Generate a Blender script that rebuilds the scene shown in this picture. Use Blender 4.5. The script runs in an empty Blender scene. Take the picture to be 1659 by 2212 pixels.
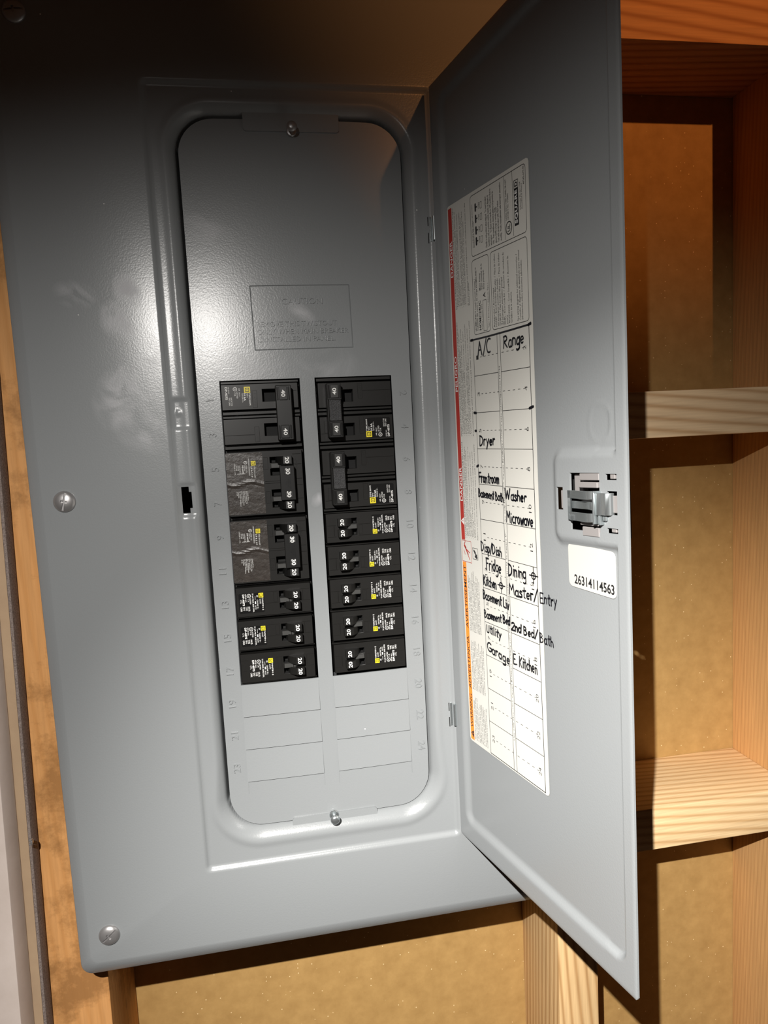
import bpy, bmesh, math, random
from mathutils import Matrix, Vector

# ------------------------------------------------------------------ units: inches in panel space, ZO lifts the panel above the floor
IN = 0.0254
ZO = 58.0
def W3(x, y, z): return Vector((x*IN, y*IN, (z+ZO)*IN))

# ------------------------------------------------------------------ camera
sc = bpy.context.scene
COL = sc.collection
R = ((0.98315263, -0.17422669, -0.05528085), (-0.0674238, -0.06456208, -0.99563335), (0.16989686, 0.98258679, -0.07522141))
cam_d = bpy.data.cameras.new('camera')
cam = bpy.data.objects.new('camera', cam_d)
cam_d.sensor_fit = 'HORIZONTAL'; cam_d.sensor_width = 36.0
cam_d.lens = 1534.0/1659.0*36.0
cam_d.clip_start = 0.01
m = Matrix.Identity(4)
for i in range(3):
    m[i][0] = R[0][i]; m[i][1] = -R[1][i]; m[i][2] = -R[2][i]
p = W3(0.93708809, -21.31735927, -2.4802124)
m[0][3], m[1][3], m[2][3] = p
cam.matrix_world = m
COL.objects.link(cam); sc.camera = cam

# ------------------------------------------------------------------ world, lamps, exposure
sc.view_settings.view_transform = 'Standard'
sc.view_settings.look = 'None'
sc.view_settings.exposure = 0.05
sc.view_settings.gamma = 1.0
sc.view_settings.use_curve_mapping = False
wd = bpy.data.worlds.new('world'); sc.world = wd; wd.use_nodes = True
bg = wd.node_tree.nodes['Background']
bg.inputs[0].default_value = (1.0, 0.45, 0.22, 1); bg.inputs[1].default_value = 0.018

def spot(name, loc, tgt, power, color, size, blend, radius):
    l = bpy.data.lights.new(name, 'SPOT'); l.energy = power; l.color = color
    l.spot_size = math.radians(size); l.spot_blend = blend; l.shadow_soft_size = radius
    o = bpy.data.objects.new(name, l); COL.objects.link(o)
    a, b = W3(*loc), W3(*tgt); o.location = a
    o.rotation_euler = (b-a).to_track_quat('-Z', 'Y').to_euler()
    return o
# hand-held work light above and left of the camera, aimed down at the lower half of the panel
spot('work_light', (-4.3, -28.2, 7.1), (2.0, 0.0, -31.5), 26.5, (1.0, 0.965, 0.92), 114, 1.0, 0.0035)
spot('work_light_core', (-4.3, -28.2, 7.1), (12.0, 0.0, -24.0), 71.0, (1.0, 0.965, 0.92), 60, 1.0, 0.0035)
# warm ceiling lamp in the room, up and to the right
spot('ceiling_lamp', (41.0, -90.0, 33.0), (17.0, 0.0, 17.5), 115.0, (1.0, 0.40, 0.13), 20, 1.0, 0.02)

sc.cycles.max_bounces = 6
sc.cycles.use_denoising = True

# ------------------------------------------------------------------ materials
def new_mat(name):
    m = bpy.data.materials.new(name); m.use_nodes = True
    nt = m.node_tree; return m, nt, nt.nodes['Principled BSDF']
def flat(name, col, rough=0.5, metal=0.0, spec=0.5):
    m, nt, b = new_mat(name)
    b.inputs['Base Color'].default_value = (*col, 1); b.inputs['Roughness'].default_value = rough
    b.inputs['Metallic'].default_value = metal; b.inputs['Specular IOR Level'].default_value = spec
    return m
def nd(nt, t, **kw):
    n = nt.nodes.new(t)
    for k, v in kw.items(): setattr(n, k, v)
    return n
def ramp(nt, stops):
    r = nd(nt, 'ShaderNodeValToRGB'); cr = r.color_ramp
    cr.elements[0].position, cr.elements[0].color = stops[0][0], (*stops[0][1], 1)
    cr.elements[1].position, cr.elements[1].color = stops[-1][0], (*stops[-1][1], 1)
    for p_, c in stops[1:-1]:
        e = cr.elements.new(p_); e.color = (*c, 1)
    return r
def math_n(nt, op, a, b=None, clamp=False):
    n = nd(nt, 'ShaderNodeMath', operation=op, use_clamp=clamp)
    for i, v in enumerate((a, b)):
        if v is None: continue
        if isinstance(v, (int, float)): n.inputs[i].default_value = v
        else: nt.links.new(v, n.inputs[i])
    return n.outputs[0]

def paint(name, smudges=(), peel=1.0, dust=True):
    """grey baked enamel with orange peel, handling smudges and specks of dust"""
    m, nt, b = new_mat(name); L = nt.links.new
    geo = nd(nt, 'ShaderNodeNewGeometry')
    pos = geo.outputs['Position']
    base = nd(nt, 'ShaderNodeRGB'); base.outputs[0].default_value = (0.245, 0.258, 0.264, 1)
    col = base.outputs[0]
    n1 = nd(nt, 'ShaderNodeTexNoise'); n1.inputs['Scale'].default_value = 850; n1.inputs['Detail'].default_value = 2
    L(pos, n1.inputs['Vector'])
    bump = nd(nt, 'ShaderNodeBump'); bump.inputs['Strength'].default_value = 0.10*peel; bump.inputs['Distance'].default_value = 0.0006
    L(n1.outputs['Fac'], bump.inputs['Height']); L(bump.outputs[0], b.inputs['Normal'])
    rough = 0.265
    rv = nd(nt, 'ShaderNodeValue'); rv.outputs[0].default_value = rough; rsock = rv.outputs[0]
    if smudges:
        nn = nd(nt, 'ShaderNodeTexNoise'); nn.inputs['Scale'].default_value = 45; nn.inputs['Detail'].default_value = 6; nn.inputs['Distortion'].default_value = 1.2
        L(pos, nn.inputs['Vector'])
        tot = None
        for (x, y, z, rx, rz, ang, s) in smudges:
            mp = nd(nt, 'ShaderNodeMapping', vector_type='TEXTURE')
            q = W3(x, y, z); mp.inputs['Location'].default_value = q
            mp.inputs['Rotation'].default_value = (0, math.radians(ang), 0)
            mp.inputs['Scale'].default_value = (rx*IN, 1.2*IN, rz*IN)
            L(pos, mp.inputs['Vector'])
            ln = nd(nt, 'ShaderNodeVectorMath', operation='LENGTH'); L(mp.outputs[0], ln.inputs[0])
            f = math_n(nt, 'SUBTRACT', 1.0, ln.outputs['Value'], True)
            f = math_n(nt, 'MULTIPLY', f, s)
            tot = f if tot is None else math_n(nt, 'ADD', tot, f)
        k = math_n(nt, 'SUBTRACT', nn.outputs['Fac'], 0.36, True)
        k = math_n(nt, 'MULTIPLY', k, tot)
        k = math_n(nt, 'MULTIPLY', k, 4.0, True)
        mx = nd(nt, 'ShaderNodeMix', data_type='RGBA'); L(k, mx.inputs[0]); L(col, mx.inputs[6]); mx.inputs[7].default_value = (0.44, 0.44, 0.46, 1)
        col = mx.outputs[2]
        rsock = math_n(nt, 'ADD', rsock, math_n(nt, 'MULTIPLY', k, 0.25))
    if dust:
        vo = nd(nt, 'ShaderNodeTexVoronoi'); vo.inputs['Scale'].default_value = 130
        L(pos, vo.inputs['Vector'])
        d = math_n(nt, 'LESS_THAN', vo.outputs['Distance'], 0.065)
        sep = nd(nt, 'ShaderNodeSeparateColor'); L(vo.outputs['Color'], sep.inputs[0])
        d2 = math_n(nt, 'GREATER_THAN', sep.outputs[0], 0.985)
        d = math_n(nt, 'MULTIPLY', d, d2)
        mx = nd(nt, 'ShaderNodeMix', data_type='RGBA'); L(d, mx.inputs[0]); L(col, mx.inputs[6]); mx.inputs[7].default_value = (0.9, 0.88, 0.85, 1)
        col = mx.outputs[2]
    L(col, b.inputs['Base Color']); L(rsock, b.inputs['Roughness'])
    b.inputs['Specular IOR Level'].default_value = 0.5
    return m

def wood(name, axis, light, dark, bands=26, seed=0.0, rough_patch=0.0, contrast=1.0):
    """sawn softwood: growth rings run along the axis, fine fibres over them"""
    m, nt, b = new_mat(name); L = nt.links.new
    tc = nd(nt, 'ShaderNodeTexCoord'); mp = nd(nt, 'ShaderNodeMapping')
    s = {'x': (0.10, 1.0, 1.0), 'z': (1.0, 1.0, 0.07)}[axis]
    mp.inputs['Scale'].default_value = s; mp.inputs['Location'].default_value = (seed, seed*1.7, seed*0.6)
    L(tc.outputs['Object'], mp.inputs['Vector'])
    wv = nd(nt, 'ShaderNodeTexWave', wave_type='BANDS', bands_direction='DIAGONAL', wave_profile='SIN')
    wv.inputs['Scale'].default_value = bands; wv.inputs['Distortion'].default_value = 4.5
    wv.inputs['Detail'].default_value = 2.0; wv.inputs['Detail Scale'].default_value = 0.22; wv.inputs['Detail Roughness'].default_value = 0.55
    L(mp.outputs[0], wv.inputs['Vector'])
    mid = tuple(light[i]*0.55+dark[i]*0.45 for i in range(3))
    r = ramp(nt, [(0.0, light), (0.45, tuple(light[i]*0.88+dark[i]*0.12 for i in range(3))), (0.82, mid), (1.0, tuple(dark[i]*.78+light[i]*.22 for i in range(3)))])
    L(wv.outputs['Fac'], r.inputs[0])
    fb = nd(nt, 'ShaderNodeTexNoise'); fb.inputs['Scale'].default_value = 1.0; fb.inputs['Detail'].default_value = 5
    mp2 = nd(nt, 'ShaderNodeMapping'); mp2.inputs['Scale'].default_value = {'x': (25, 520, 520), 'z': (520, 520, 25)}[axis]
    L(tc.outputs['Object'], mp2.inputs['Vector']); L(mp2.outputs[0], fb.inputs['Vector'])
    bl = nd(nt, 'ShaderNodeTexNoise'); bl.inputs['Scale'].default_value = 14; bl.inputs['Detail'].default_value = 3; L(mp.outputs[0], bl.inputs['Vector'])
    f = math_n(nt, 'ADD', math_n(nt, 'MULTIPLY', fb.outputs['Fac'], 0.45), math_n(nt, 'MULTIPLY', bl.outputs['Fac'], 0.5))
    f = math_n(nt, 'ADD', f, 0.52)
    mul = nd(nt, 'ShaderNodeMix', data_type='RGBA', blend_type='MULTIPLY'); mul.inputs[0].default_value = 1.0
    L(r.outputs[0], mul.inputs[6]); L(f, mul.inputs[7])
    col = mul.outputs[2]
    if rough_patch:
        pn = nd(nt, 'ShaderNodeTexNoise'); pn.inputs['Scale'].default_value = 9; pn.inputs['Detail'].default_value = 7; pn.inputs['Roughness'].default_value = 0.72; L(tc.outputs['Object'], pn.inputs['Vector'])
        pr = ramp(nt, [(0.50, (0, 0, 0)), (0.60, (1, 1, 1))]); L(pn.outputs['Fac'], pr.inputs[0])
        mx = nd(nt, 'ShaderNodeMix', data_type='RGBA'); L(math_n(nt, 'MULTIPLY', pr.outputs[0], rough_patch), mx.inputs[0]); L(col, mx.inputs[6]); mx.inputs[7].default_value = (*[c*0.6 for c in dark], 1)
        col = mx.outputs[2]
    L(col, b.inputs['Base Color'])
    b.inputs['Roughness'].default_value = 0.68; b.inputs['Specular IOR Level'].default_value = 0.25
    bump = nd(nt, 'ShaderNodeBump'); bump.inputs['Strength'].default_value = 0.35; bump.inputs['Distance'].default_value = 0.0008
    L(fb.outputs['Fac'], bump.inputs['Height']); L(bump.outputs[0], b.inputs['Normal'])
    return m

def mottled(name, c1, c2, scale, rough=0.8, bump=0.3, spec=0.2, flecks=None):
    m, nt, b = new_mat(name); L = nt.links.new
    tc = nd(nt, 'ShaderNodeTexCoord')
    n = nd(nt, 'ShaderNodeTexNoise'); n.inputs['Scale'].default_value = scale; n.inputs['Detail'].default_value = 8; n.inputs['Roughness'].default_value = 0.65
    L(tc.outputs['Object'], n.inputs['Vector'])
    r = ramp(nt, [(0.3, c1), (0.7, c2)]); L(n.outputs['Fac'], r.inputs[0]); col = r.outputs[0]
    if flecks:
        vo = nd(nt, 'ShaderNodeTexVoronoi'); vo.inputs['Scale'].default_value = flecks[1]; L(tc.outputs['Object'], vo.inputs['Vector'])
        d = math_n(nt, 'LESS_THAN', vo.outputs['Distance'], 0.12)
        sep = nd(nt, 'ShaderNodeSeparateColor'); L(vo.outputs['Color'], sep.inputs[0])
        d = math_n(nt, 'MULTIPLY', d, math_n(nt, 'GREATER_THAN', sep.outputs[0], 0.8))
        mx = nd(nt, 'ShaderNodeMix', data_type='RGBA'); L(d, mx.inputs[0]); L(col, mx.inputs[6]); mx.inputs[7].default_value = (*flecks[0], 1); col = mx.outputs[2]
    L(col, b.inputs['Base Color']); b.inputs['Roughness'].default_value = rough; b.inputs['Specular IOR Level'].default_value = spec
    bp = nd(nt, 'ShaderNodeBump'); bp.inputs['Strength'].default_value = bump; bp.inputs['Distance'].default_value = 0.0005
    L(n.outputs['Fac'], bp.inputs['Height']); L(bp.outputs[0], b.inputs['Normal'])
    return m

SM = [(-2.62, -.3, 1.72, .52, .62, -25, 1.3), (-3.70, -.3, 2.45, .62, .42, 15, .9), (-2.30, -.3, 2.50, .40, .60, -20, .9),
      (-2.75, -.3, -.40, .75, 1.0, 20, .8), (-2.2, -.3, -1.3, .9, .7, 30, .6), (-1.9, -.3, .3, .5, 1.3, 0, .35),
      (.9, 0, .3, 1.2, .8, 0, .35), (3.1, 0, .35, 1.1, .6, 0, .35), (-.1, 0, 4.3, .9, .5, 20, .35), (2.5, 0, 1.9, .6, .25, 40, .6), (2.6, 0, -3.6, .18, .25, 30, .8)]
M_paint = paint('grey_enamel', SM)
M_door = paint('grey_enamel_door', ())
M_black = flat('black_plastic', (0.010, 0.0096, 0.0088), 0.38, spec=0.32)
M_black2 = flat('black_handle_plastic', (0.006, 0.006, 0.0058), 0.38, spec=0.35)
M_dark = flat('matte_black', (0.004, 0.004, 0.004), 0.8)
M_face = flat('handle_face_plastic', (0.026, 0.026, 0.025), 0.38)
M_tblack = mottled('black_textured', (0.008, 0.008, 0.009), (0.03, 0.03, 0.032), 1400, 0.3, 0.9, 0.5)
M_mid = flat('dark_grey_plastic', (0.045, 0.045, 0.043), 0.4)
M_lbl = flat('black_label_film', (0.007, 0.007, 0.007), 0.25)
M_foil = mottled('brown_black_label', (0.024, 0.019, 0.016), (0.046, 0.038, 0.032), 300, 0.33, 0.5, 0.5)
M_wht = flat('white_ink', (0.80, 0.80, 0.78), 0.5)
M_greyink = flat('grey_ink', (0.25, 0.25, 0.25), 0.5)
M_yel = flat('yellow_ink', (0.80, 0.66, 0.02), 0.45)
M_paper = flat('label_paper', (0.62, 0.61, 0.565), 0.42, spec=0.35)
M_sticker = flat('sticker_paper', (0.50, 0.49, 0.455), 0.4, spec=0.3)
M_ink = flat('black_ink', (0.012, 0.012, 0.013), 0.45)
M_marker = flat('marker_ink', (0.006, 0.006, 0.010), 0.35)
M_red = flat('red_ink', (0.42, 0.022, 0.012), 0.45)
M_orange = flat('orange_ink', (0.93, 0.27, 0.02), 0.45)
M_zinc = flat('zinc', (0.50, 0.54, 0.55), 0.27, 0.88)
M_steel = flat('steel', (0.42, 0.41, 0.41), 0.36, 0.7)
M_latch = flat('grey_latch_plastic', (0.24, 0.225, 0.22), 0.5)
M_box = flat('enclosure_steel', (0.035, 0.037, 0.04), 0.6)
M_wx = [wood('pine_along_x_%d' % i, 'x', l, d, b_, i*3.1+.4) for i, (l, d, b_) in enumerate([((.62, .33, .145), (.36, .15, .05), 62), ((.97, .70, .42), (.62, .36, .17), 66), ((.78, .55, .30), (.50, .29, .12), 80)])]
M_wz = wood('fir_stud', 'z', (.74, .50, .25), (.42, .22, .08), 78, 1.3)
M_wz2 = wood('fir_stud_rough', 'z', (.62, .35, .14), (.52, .28, .11), 120, 5.2)
M_wz3 = wood('stained_stud', 'z', (.66, .33, .12), (.60, .285, .095), 70, 8.8, 0.9)
M_back = mottled('brown_sheathing', (.36, .21, .070), (.46, .28, .10), 60, 0.75, 0.25, 0.25, ((.80, .60, .32), 230))
M_cream = mottled('cream_paint', (.66, .56, .50), (.74, .64, .58), 40, 0.6, 0.3)
M_tan = mottled('tan_board', (.40, .28, .18), (.46, .33, .21), 30, 0.8, 0.2)
M_gyp = mottled('gypsum_paper_edge', (.13, .10, .09), (.34, .28, .25), 900, 0.95, 1.0)
M_conc = mottled('concrete', (.22, .21, .2), (.3, .29, .27), 8, 0.85, 0.3)

# ------------------------------------------------------------------ mesh builder
class G:
    def __init__(s, origin=(0, 0, 0)): s.v = []; s.f = []; s.m = []; s.o = origin
    def add(s, vs, fs, mi=0, T=None):
        b = len(s.v); s.v += [T(*q) if T else q for q in vs]
        s.f += [tuple(b+i for i in f) for f in fs]; s.m += [mi]*len(fs)
    def box(s, x0, x1, y0, y1, z0, z1, mi=0, T=None):
        vs = [(x, y, z) for x in (x0, x1) for y in (y0, y1) for z in (z0, z1)]
        s.add(vs, [(0, 1, 3, 2), (4, 6, 7, 5), (0, 4, 5, 1), (2, 3, 7, 6), (0, 2, 6, 4), (1, 5, 7, 3)], mi, T)
    def prism(s, pts, y0, y1, mi=0, T=None):
        """outline in (x, z) swept from y0 to y1"""
        n = len(pts); vs = [(a, y0, c) for a, c in pts]+[(a, y1, c) for a, c in pts]
        fs = [tuple(range(n)), tuple(range(2*n-1, n-1, -1))]+[(i, i+n, (i+1) % n+n, (i+1) % n) for i in range(n)]
        s.add(vs, fs, mi, T)
    def poly(s, pts, y, mi=0, T=None):
        s.add([(a, y, c) for a, c in pts], [tuple(range(len(pts)))], mi, T)
    def build(s, name, mats, parent=None, bevel=0, seg=1, smooth=None, ang=35, merge=True, loc=None):
        me = bpy.data.meshes.new(name)
        ox, oy, oz = s.o
        me.from_pydata([((x-ox)*IN, (y-oy)*IN, (z-oz)*IN) for x, y, z in s.v], [], s.f)
        for mt in (mats if isinstance(mats, (list, tuple)) else [mats]): me.materials.append(mt)
        for pl, i in zip(me.polygons, s.m): pl.material_index = i
        bm = bmesh.new(); bm.from_mesh(me)
        if merge: bmesh.ops.remove_doubles(bm, verts=bm.verts, dist=1e-6)
        if merge: bmesh.ops.recalc_face_normals(bm, faces=bm.faces)
        if bevel:
            es = [e for e in bm.edges if len(e.link_faces) == 2 and e.calc_face_angle(0) > math.radians(30)]
            bmesh.ops.bevel(bm, geom=es, offset=bevel*IN, segments=seg, affect='EDGES', profile=0.6, clamp_overlap=True)
        if smooth or bevel:
            for f in bm.faces: f.smooth = True
            for e in bm.edges:
                if len(e.link_faces) == 2 and e.calc_face_angle(0) > math.radians(ang): e.smooth = False
        bm.to_mesh(me); bm.free()
        o = bpy.data.objects.new(name, me); COL.objects.link(o)
        if parent: o.parent = parent
        elif s.o != (0, 0, 0) or loc is None:
            o.location = W3(*s.o)
        return o
ORG = (0, 0, 0)
def empty(name, x, y, z):
    o = bpy.data.objects.new(name, None); COL.objects.link(o); o.location = W3(x, y, z); o.empty_display_size = 0.02
    return o
def tag(o, label=None, cat=None, group=None, kind=None):
    for k, v in (('label', label), ('category', cat), ('group', group), ('kind', kind)):
        if v: o[k] = v
    return o
def rrect(x0, x1, z0, z1, r, n=6):
    pts = []
    for cx, cz, a in ((x1-r, z1-r, 0), (x0+r, z1-r, 90), (x0+r, z0+r, 180), (x1-r, z0+r, 270)):
        for i in range(n+1):
            t = math.radians(a+90*i/n); pts.append((cx+r*math.cos(t), cz+r*math.sin(t)))
    return pts
def lathe(prof, n=24):
    """profile (radius, height) -> verts/faces about the local axis (height along -y)"""
    vs = []; fs = []
    for i in range(n):
        a = 2*math.pi*i/n
        for r, h in prof: vs.append((r*math.cos(a), -h, r*math.sin(a)))
    k = len(prof)
    for i in range(n):
        for j in range(k-1):
            a, b = i*k+j, ((i+1) % n)*k+j
            fs.append((a, b, b+1, a+1))
    return vs, fs
def boolean_cut(o, cutters):
    for c in cutters:
        md = o.modifiers.new('cut', 'BOOLEAN'); md.operation = 'DIFFERENCE'; md.object = c; md.solver = 'EXACT'
    dg = bpy.context.evaluated_depsgraph_get()
    me = bpy.data.meshes.new_from_object(o.evaluated_get(dg)); o.modifiers.clear(); o.data = me
    for c in cutters: bpy.data.objects.remove(c)

# ------------------------------------------------------------------ text outlines
_tc = {}
def text2d(body, w=None, h=None, bold=0.0, align='LEFT', res=2, space=1.0, line=1.0):
    key = (body, bold, align, res, space, line)
    if key not in _tc:
        cu = bpy.data.curves.new('t', 'FONT'); cu.body = body; cu.align_x = align; cu.resolution_u = res
        cu.offset = bold; cu.space_character = space; cu.space_line = line
        ob = bpy.data.objects.new('t', cu); me = bpy.data.meshes.new_from_object(ob)
        vs = [(v.co.x, v.co.y) for v in me.vertices]; fs = [tuple(p_.vertices) for p_ in me.polygons]
        bpy.data.objects.remove(ob); bpy.data.curves.remove(cu); bpy.data.meshes.remove(me)
        _tc[key] = (vs, fs)
    vs, fs = _tc[key]
    x0 = min(v[0] for v in vs); x1 = max(v[0] for v in vs); y0 = min(v[1] for v in vs); y1 = max(v[1] for v in vs)
    sx = w/(x1-x0) if w else None; sy = h/(y1-y0) if h else None
    sx = sx or sy; sy = sy or sx
    return [((x-x0)*sx, (y-y0)*sy) for x, y in vs], fs
def put(g, t, fn, mi): g.add([fn(*q) for q in t[0]], t[1], mi)
def put_solid(g, t, fn, dz, mi):
    """raised letters: top faces plus side walls; fn(x, y, lift)"""
    vs, fs = t; n = len(vs)
    edge = {}
    for f in fs:
        for i in range(len(f)):
            a, b = f[i], f[(i+1) % len(f)]
            if (b, a) in edge: del edge[(b, a)]
            else: edge[(a, b)] = 1
    g.add([fn(x, y, dz) for x, y in vs]+[fn(x, y, 0) for x, y in vs], list(fs)+[(a, b, b+n, a+n) for a, b in edge], mi)

# ------------------------------------------------------------------ cover taper measured on the photo
def wx(x, z): return 2.53+(x-2.53)*(1+0.0019*(z+3))
def sdr(x, z, x0, x1, z0, z1, r):
    cx, cz = (x0+x1)/2, (z0+z1)/2
    qx = abs(x-cx)-(x1-x0)/2+r; qz = abs(z-cz)-(z1-z0)/2+r
    return math.hypot(max(qx, 0), max(qz, 0))+min(max(qx, qz), 0)-r
def sst(a, b, t):
    t = min(1, max(0, (t-a)/(b-a))); return t*t*(3-2*t)
def axis(a, b, step, extra):
    n = max(1, round((b-a)/step)); xs = [a+(b-a)*i/n for i in range(n+1)]
    xs = [x for x in xs if all(abs(x-e) > step*0.45 for e in extra)]+[e for e in extra if a <= e <= b]
    if a not in xs: xs.append(a)
    if b not in xs: xs.append(b)
    return sorted(set(xs))

# ================================================================== SETTING: floor, wall framing, sheathing, trim
YF = 0.508; YB = YF+3.5
TW = Matrix.Rotation(0.02835, 4, 'X')
PIV = W3(8, YF, -4)
def framed(o):
    o.matrix_world = Matrix.Translation(PIV) @ TW @ Matrix.Translation(-PIV) @ Matrix.Translation(o.location)
    return o
def lumber(name, x0, x1, y0, y1, z0, z1, mat, label, cat, group=None, bev=0.05):
    g = G((x0, y0, z0)); g.box(x0, x1, y0, y1, z0, z1)
    o = g.build(name, mat, bevel=bev, seg=2); framed(o); return tag(o, label, cat, group)
g = G((-60, -120, -ZO)); g.box(-60, 70, -120, 8, -ZO-1, -ZO); tag(g.build('floor', M_conc), kind='structure')
g = G((-30, YB, -57)); g.box(-30, 50, YB, YB+.45, -55, 42); tag(framed(g.build('wall_back', M_back)), kind='structure')
lumber('wall_stud', -6.45, -4.705, YF, YB-.01, -55, 42, M_wz3, 'orange-stained wooden stud with rough knots along the left edge of the grey panel', 'stud')
lumber('wall_stud', 10.07, 11.55, YF, YB-.01, -55, 42, M_wz, 'pale straight-grained stud behind the open door, seen below its lower edge', 'stud')
lumber('wall_stud', 19.37, 20.87, YF, YB-.01, -55, 42, M_wz2, 'rough-sawn wooden stud at the far right, holding the ends of the three blocks', 'stud')
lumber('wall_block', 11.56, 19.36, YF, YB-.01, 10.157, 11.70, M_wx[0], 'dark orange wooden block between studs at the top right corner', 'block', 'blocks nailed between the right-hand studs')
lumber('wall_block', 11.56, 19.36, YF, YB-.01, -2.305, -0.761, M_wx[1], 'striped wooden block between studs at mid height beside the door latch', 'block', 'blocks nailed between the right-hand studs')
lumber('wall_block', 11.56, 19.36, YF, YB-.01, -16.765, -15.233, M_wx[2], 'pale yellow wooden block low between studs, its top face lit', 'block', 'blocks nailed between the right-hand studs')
# left side: drywall edge, tan board, cream casing
def vprofile(name, pts, mat, bev=0):
    g = G((-7, 0, -55)); n_ = len(pts)
    g.add([(a, b, -55) for a, b in pts]+[(a, b, 42) for a, b in pts], [tuple(range(n_)), tuple(range(2*n_-1, n_-1, -1))]+[(i, (i+1) % n_, (i+1) % n_+n_, i+n_) for i in range(n_)])
    o = g.build(name, mat, bevel=bev, seg=2); framed(o)
    pv = Matrix.Translation(W3(-6.1, 0, -11.5)); o.matrix_world = pv @ Matrix.Rotation(.0205, 4, 'Y') @ pv.inverted() @ o.matrix_world
    return tag(o, kind='structure')
vprofile('trim_2', [(-6.38, .03), (-6.295, .03), (-6.24, .46), (-6.38, .46)], M_gyp, .02)
vprofile('wall_left', [(-12, .04), (-6.385, .04), (-6.385, YF-.03), (-12, YF-.03)], M_tan)
vprofile('trim_1', [(-8.8, -.64), (-6.76, -.64), (-6.62, .035), (-8.8, .035)], M_cream, .05)
g = G((-6.1, 0, -13))
g.box(-6.30, -6.22, -.01, .10, -12.93, -12.88); g.box(-6.30, -6.22, -.01, .10, -13.05, -13.01); g.box(-6.26, -6.20, -.03, .10, -13.01, -12.93)
o = g.build('staple', M_steel, bevel=.008); tag(o, 'tiny bright metal staple in the grey drywall edge at lower left', 'staple')

# ================================================================== ENCLOSURE behind the cover
g = G((2.5, 2, -16))
x0, x1, z0, z1, yf_, yb_, t = -4.6, 9.95, -16.2, 10.2, .30, 3.85, .06
g.box(x0, x1, yb_-t, yb_, z0, z1)
g.box(x0, x0+t, yf_, yb_-t, z0, z1); g.box(x1-t, x1, yf_, yb_-t, z0, z1)
g.box(x0+t, x1-t, yf_, yb_-t, z0, z0+t); g.box(x0+t, x1-t, yf_, yb_-t, z1-t, z1)
o = g.build('panel_enclosure', M_box, merge=False)
tag(o, 'dark steel enclosure box in the stud bay behind the grey cover', 'enclosure')

# ================================================================== COVER
cover = empty('panel_cover', 2.5, -.36, -17)
CO = (2.5, -.36, -17)
tag(cover, 'grey enamelled steel breaker panel cover with its door swung open', 'panel cover')
YP = -.36
OX0, OX1, OZ0, OZ1 = -5.35, 10.41, -17.08, 11.03
RX0, RX1, RZ0, RZ1 = -1.45, 6.50, -14.42, 8.20     # door recess
AX0, AX1, AZ0, AZ1 = -.68, 5.68, -13.36, 7.40      # opening
g = G(CO)
rings = [(rrect(OX0, OX1, OZ0, OZ1, .34, 8), .02), (rrect(OX0, OX1, OZ0, OZ1, .34, 8), -.19), (rrect(OX0+.02, OX1-.02, OZ0+.02, OZ1-.02, .33, 8), -.22),
         (rrect(OX0+.32, OX1-.32, OZ0+.36, OZ1-.36, .25, 8), YP+.015), (rrect(OX0+.36, OX1-.36, OZ0+.42, OZ1-.42, .25, 8), YP),
         (rrect(RX0-.13, RX1+.13, RZ0-.13, RZ1+.13, .0001, 8), YP)]
vs = []; fs = []
n = len(rings[0][0])
for pts, y in rings: vs += [(wx(x, z), y, z) for x, z in pts]
for k in range(len(rings)-1):
    for i in range(n):
        fs.append((k*n+i, k*n+(i+1) % n, (k+1)*n+(i+1) % n, (k+1)*n+i))
g.add(vs, fs)
def cover_y(x, z):
    y = YP
    s1 = sdr(x, z, RX0, RX1, RZ0, RZ1, .14); y += .10*sst(.03, -.09, s1)
    fl = YP+.10
    s2 = sdr(x, z, AX0, AX1, AZ0, AZ1, 1.02)
    w = .27+.16*sst(-11, -13.3, z)+.05*sst(5.5, 7.3, z)
    t = max(0, min(1, s2/w))
    ramp_y = .26*(1-t)**1.6+.40*(1-sst(-.03, .05, s2))
    ring = -.03*sst(w+.22, w+.02, s2)*sst(0, .8*w, s2)
    pad = .055*sst(.03, -.05, min(sdr(x, z, -1.36, -.70, -1.32, -.48, .08), sdr(x, z, -1.33, -.60, -3.84, -2.90, .08)))
    if s1 < -.05: y = fl+ring+max(ramp_y, pad if x < -.6 else 0)
    dd = math.hypot(x+1.18, z+.86)
    y -= .035*sst(.11, .03, dd)
    return y
ex = [-1.28, -1.07, -1.0]; ez = [-2.98, -3.13, -3.60, -3.74]
xs = axis(RX0-.13, RX1+.13, .055, ex); zs = axis(RZ0-.13, RZ1+.13, .055, ez)
idx = {}
vv = []; ff = []
def keep(xa, xb, za, zb):
    xm, zm = (xa+xb)/2, (za+zb)/2
    if sdr(xm, zm, AX0, AX1, AZ0, AZ1, 1.02) < -.05: return False
    if -1.28 < xm < -1.07 and -3.74 < zm < -2.98: return False
    if -1.07 < xm < -1.0 and -3.60 < zm < -3.13: return False
    return True
def vid(i, j):
    if (i, j) not in idx:
        idx[(i, j)] = len(vv); x, z = xs[i], zs[j]; vv.append((wx(x, z), cover_y(x, z), z))
    return idx[(i, j)]
for i in range(len(xs)-1):
    for j in range(len(zs)-1):
        if keep(xs[i], xs[i+1], zs[j], zs[j+1]): ff.append((vid(i, j), vid(i+1, j), vid(i+1, j+1), vid(i, j+1)))
g.add(vv, ff)
# tabs over the trim at top and bottom of the opening
T_ = lambda x, y, z: (x, y, z)
g.prism(rrect(1.16, 3.90, 7.00, 7.60, .09, 4), -.13, -.075)
g.prism(rrect(1.24, 3.86, -13.72, -13.27, .09, 4), -.13, -.075)
cp = g.build('cover_plate', M_paint, cover, smooth=True, ang=50)

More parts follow.
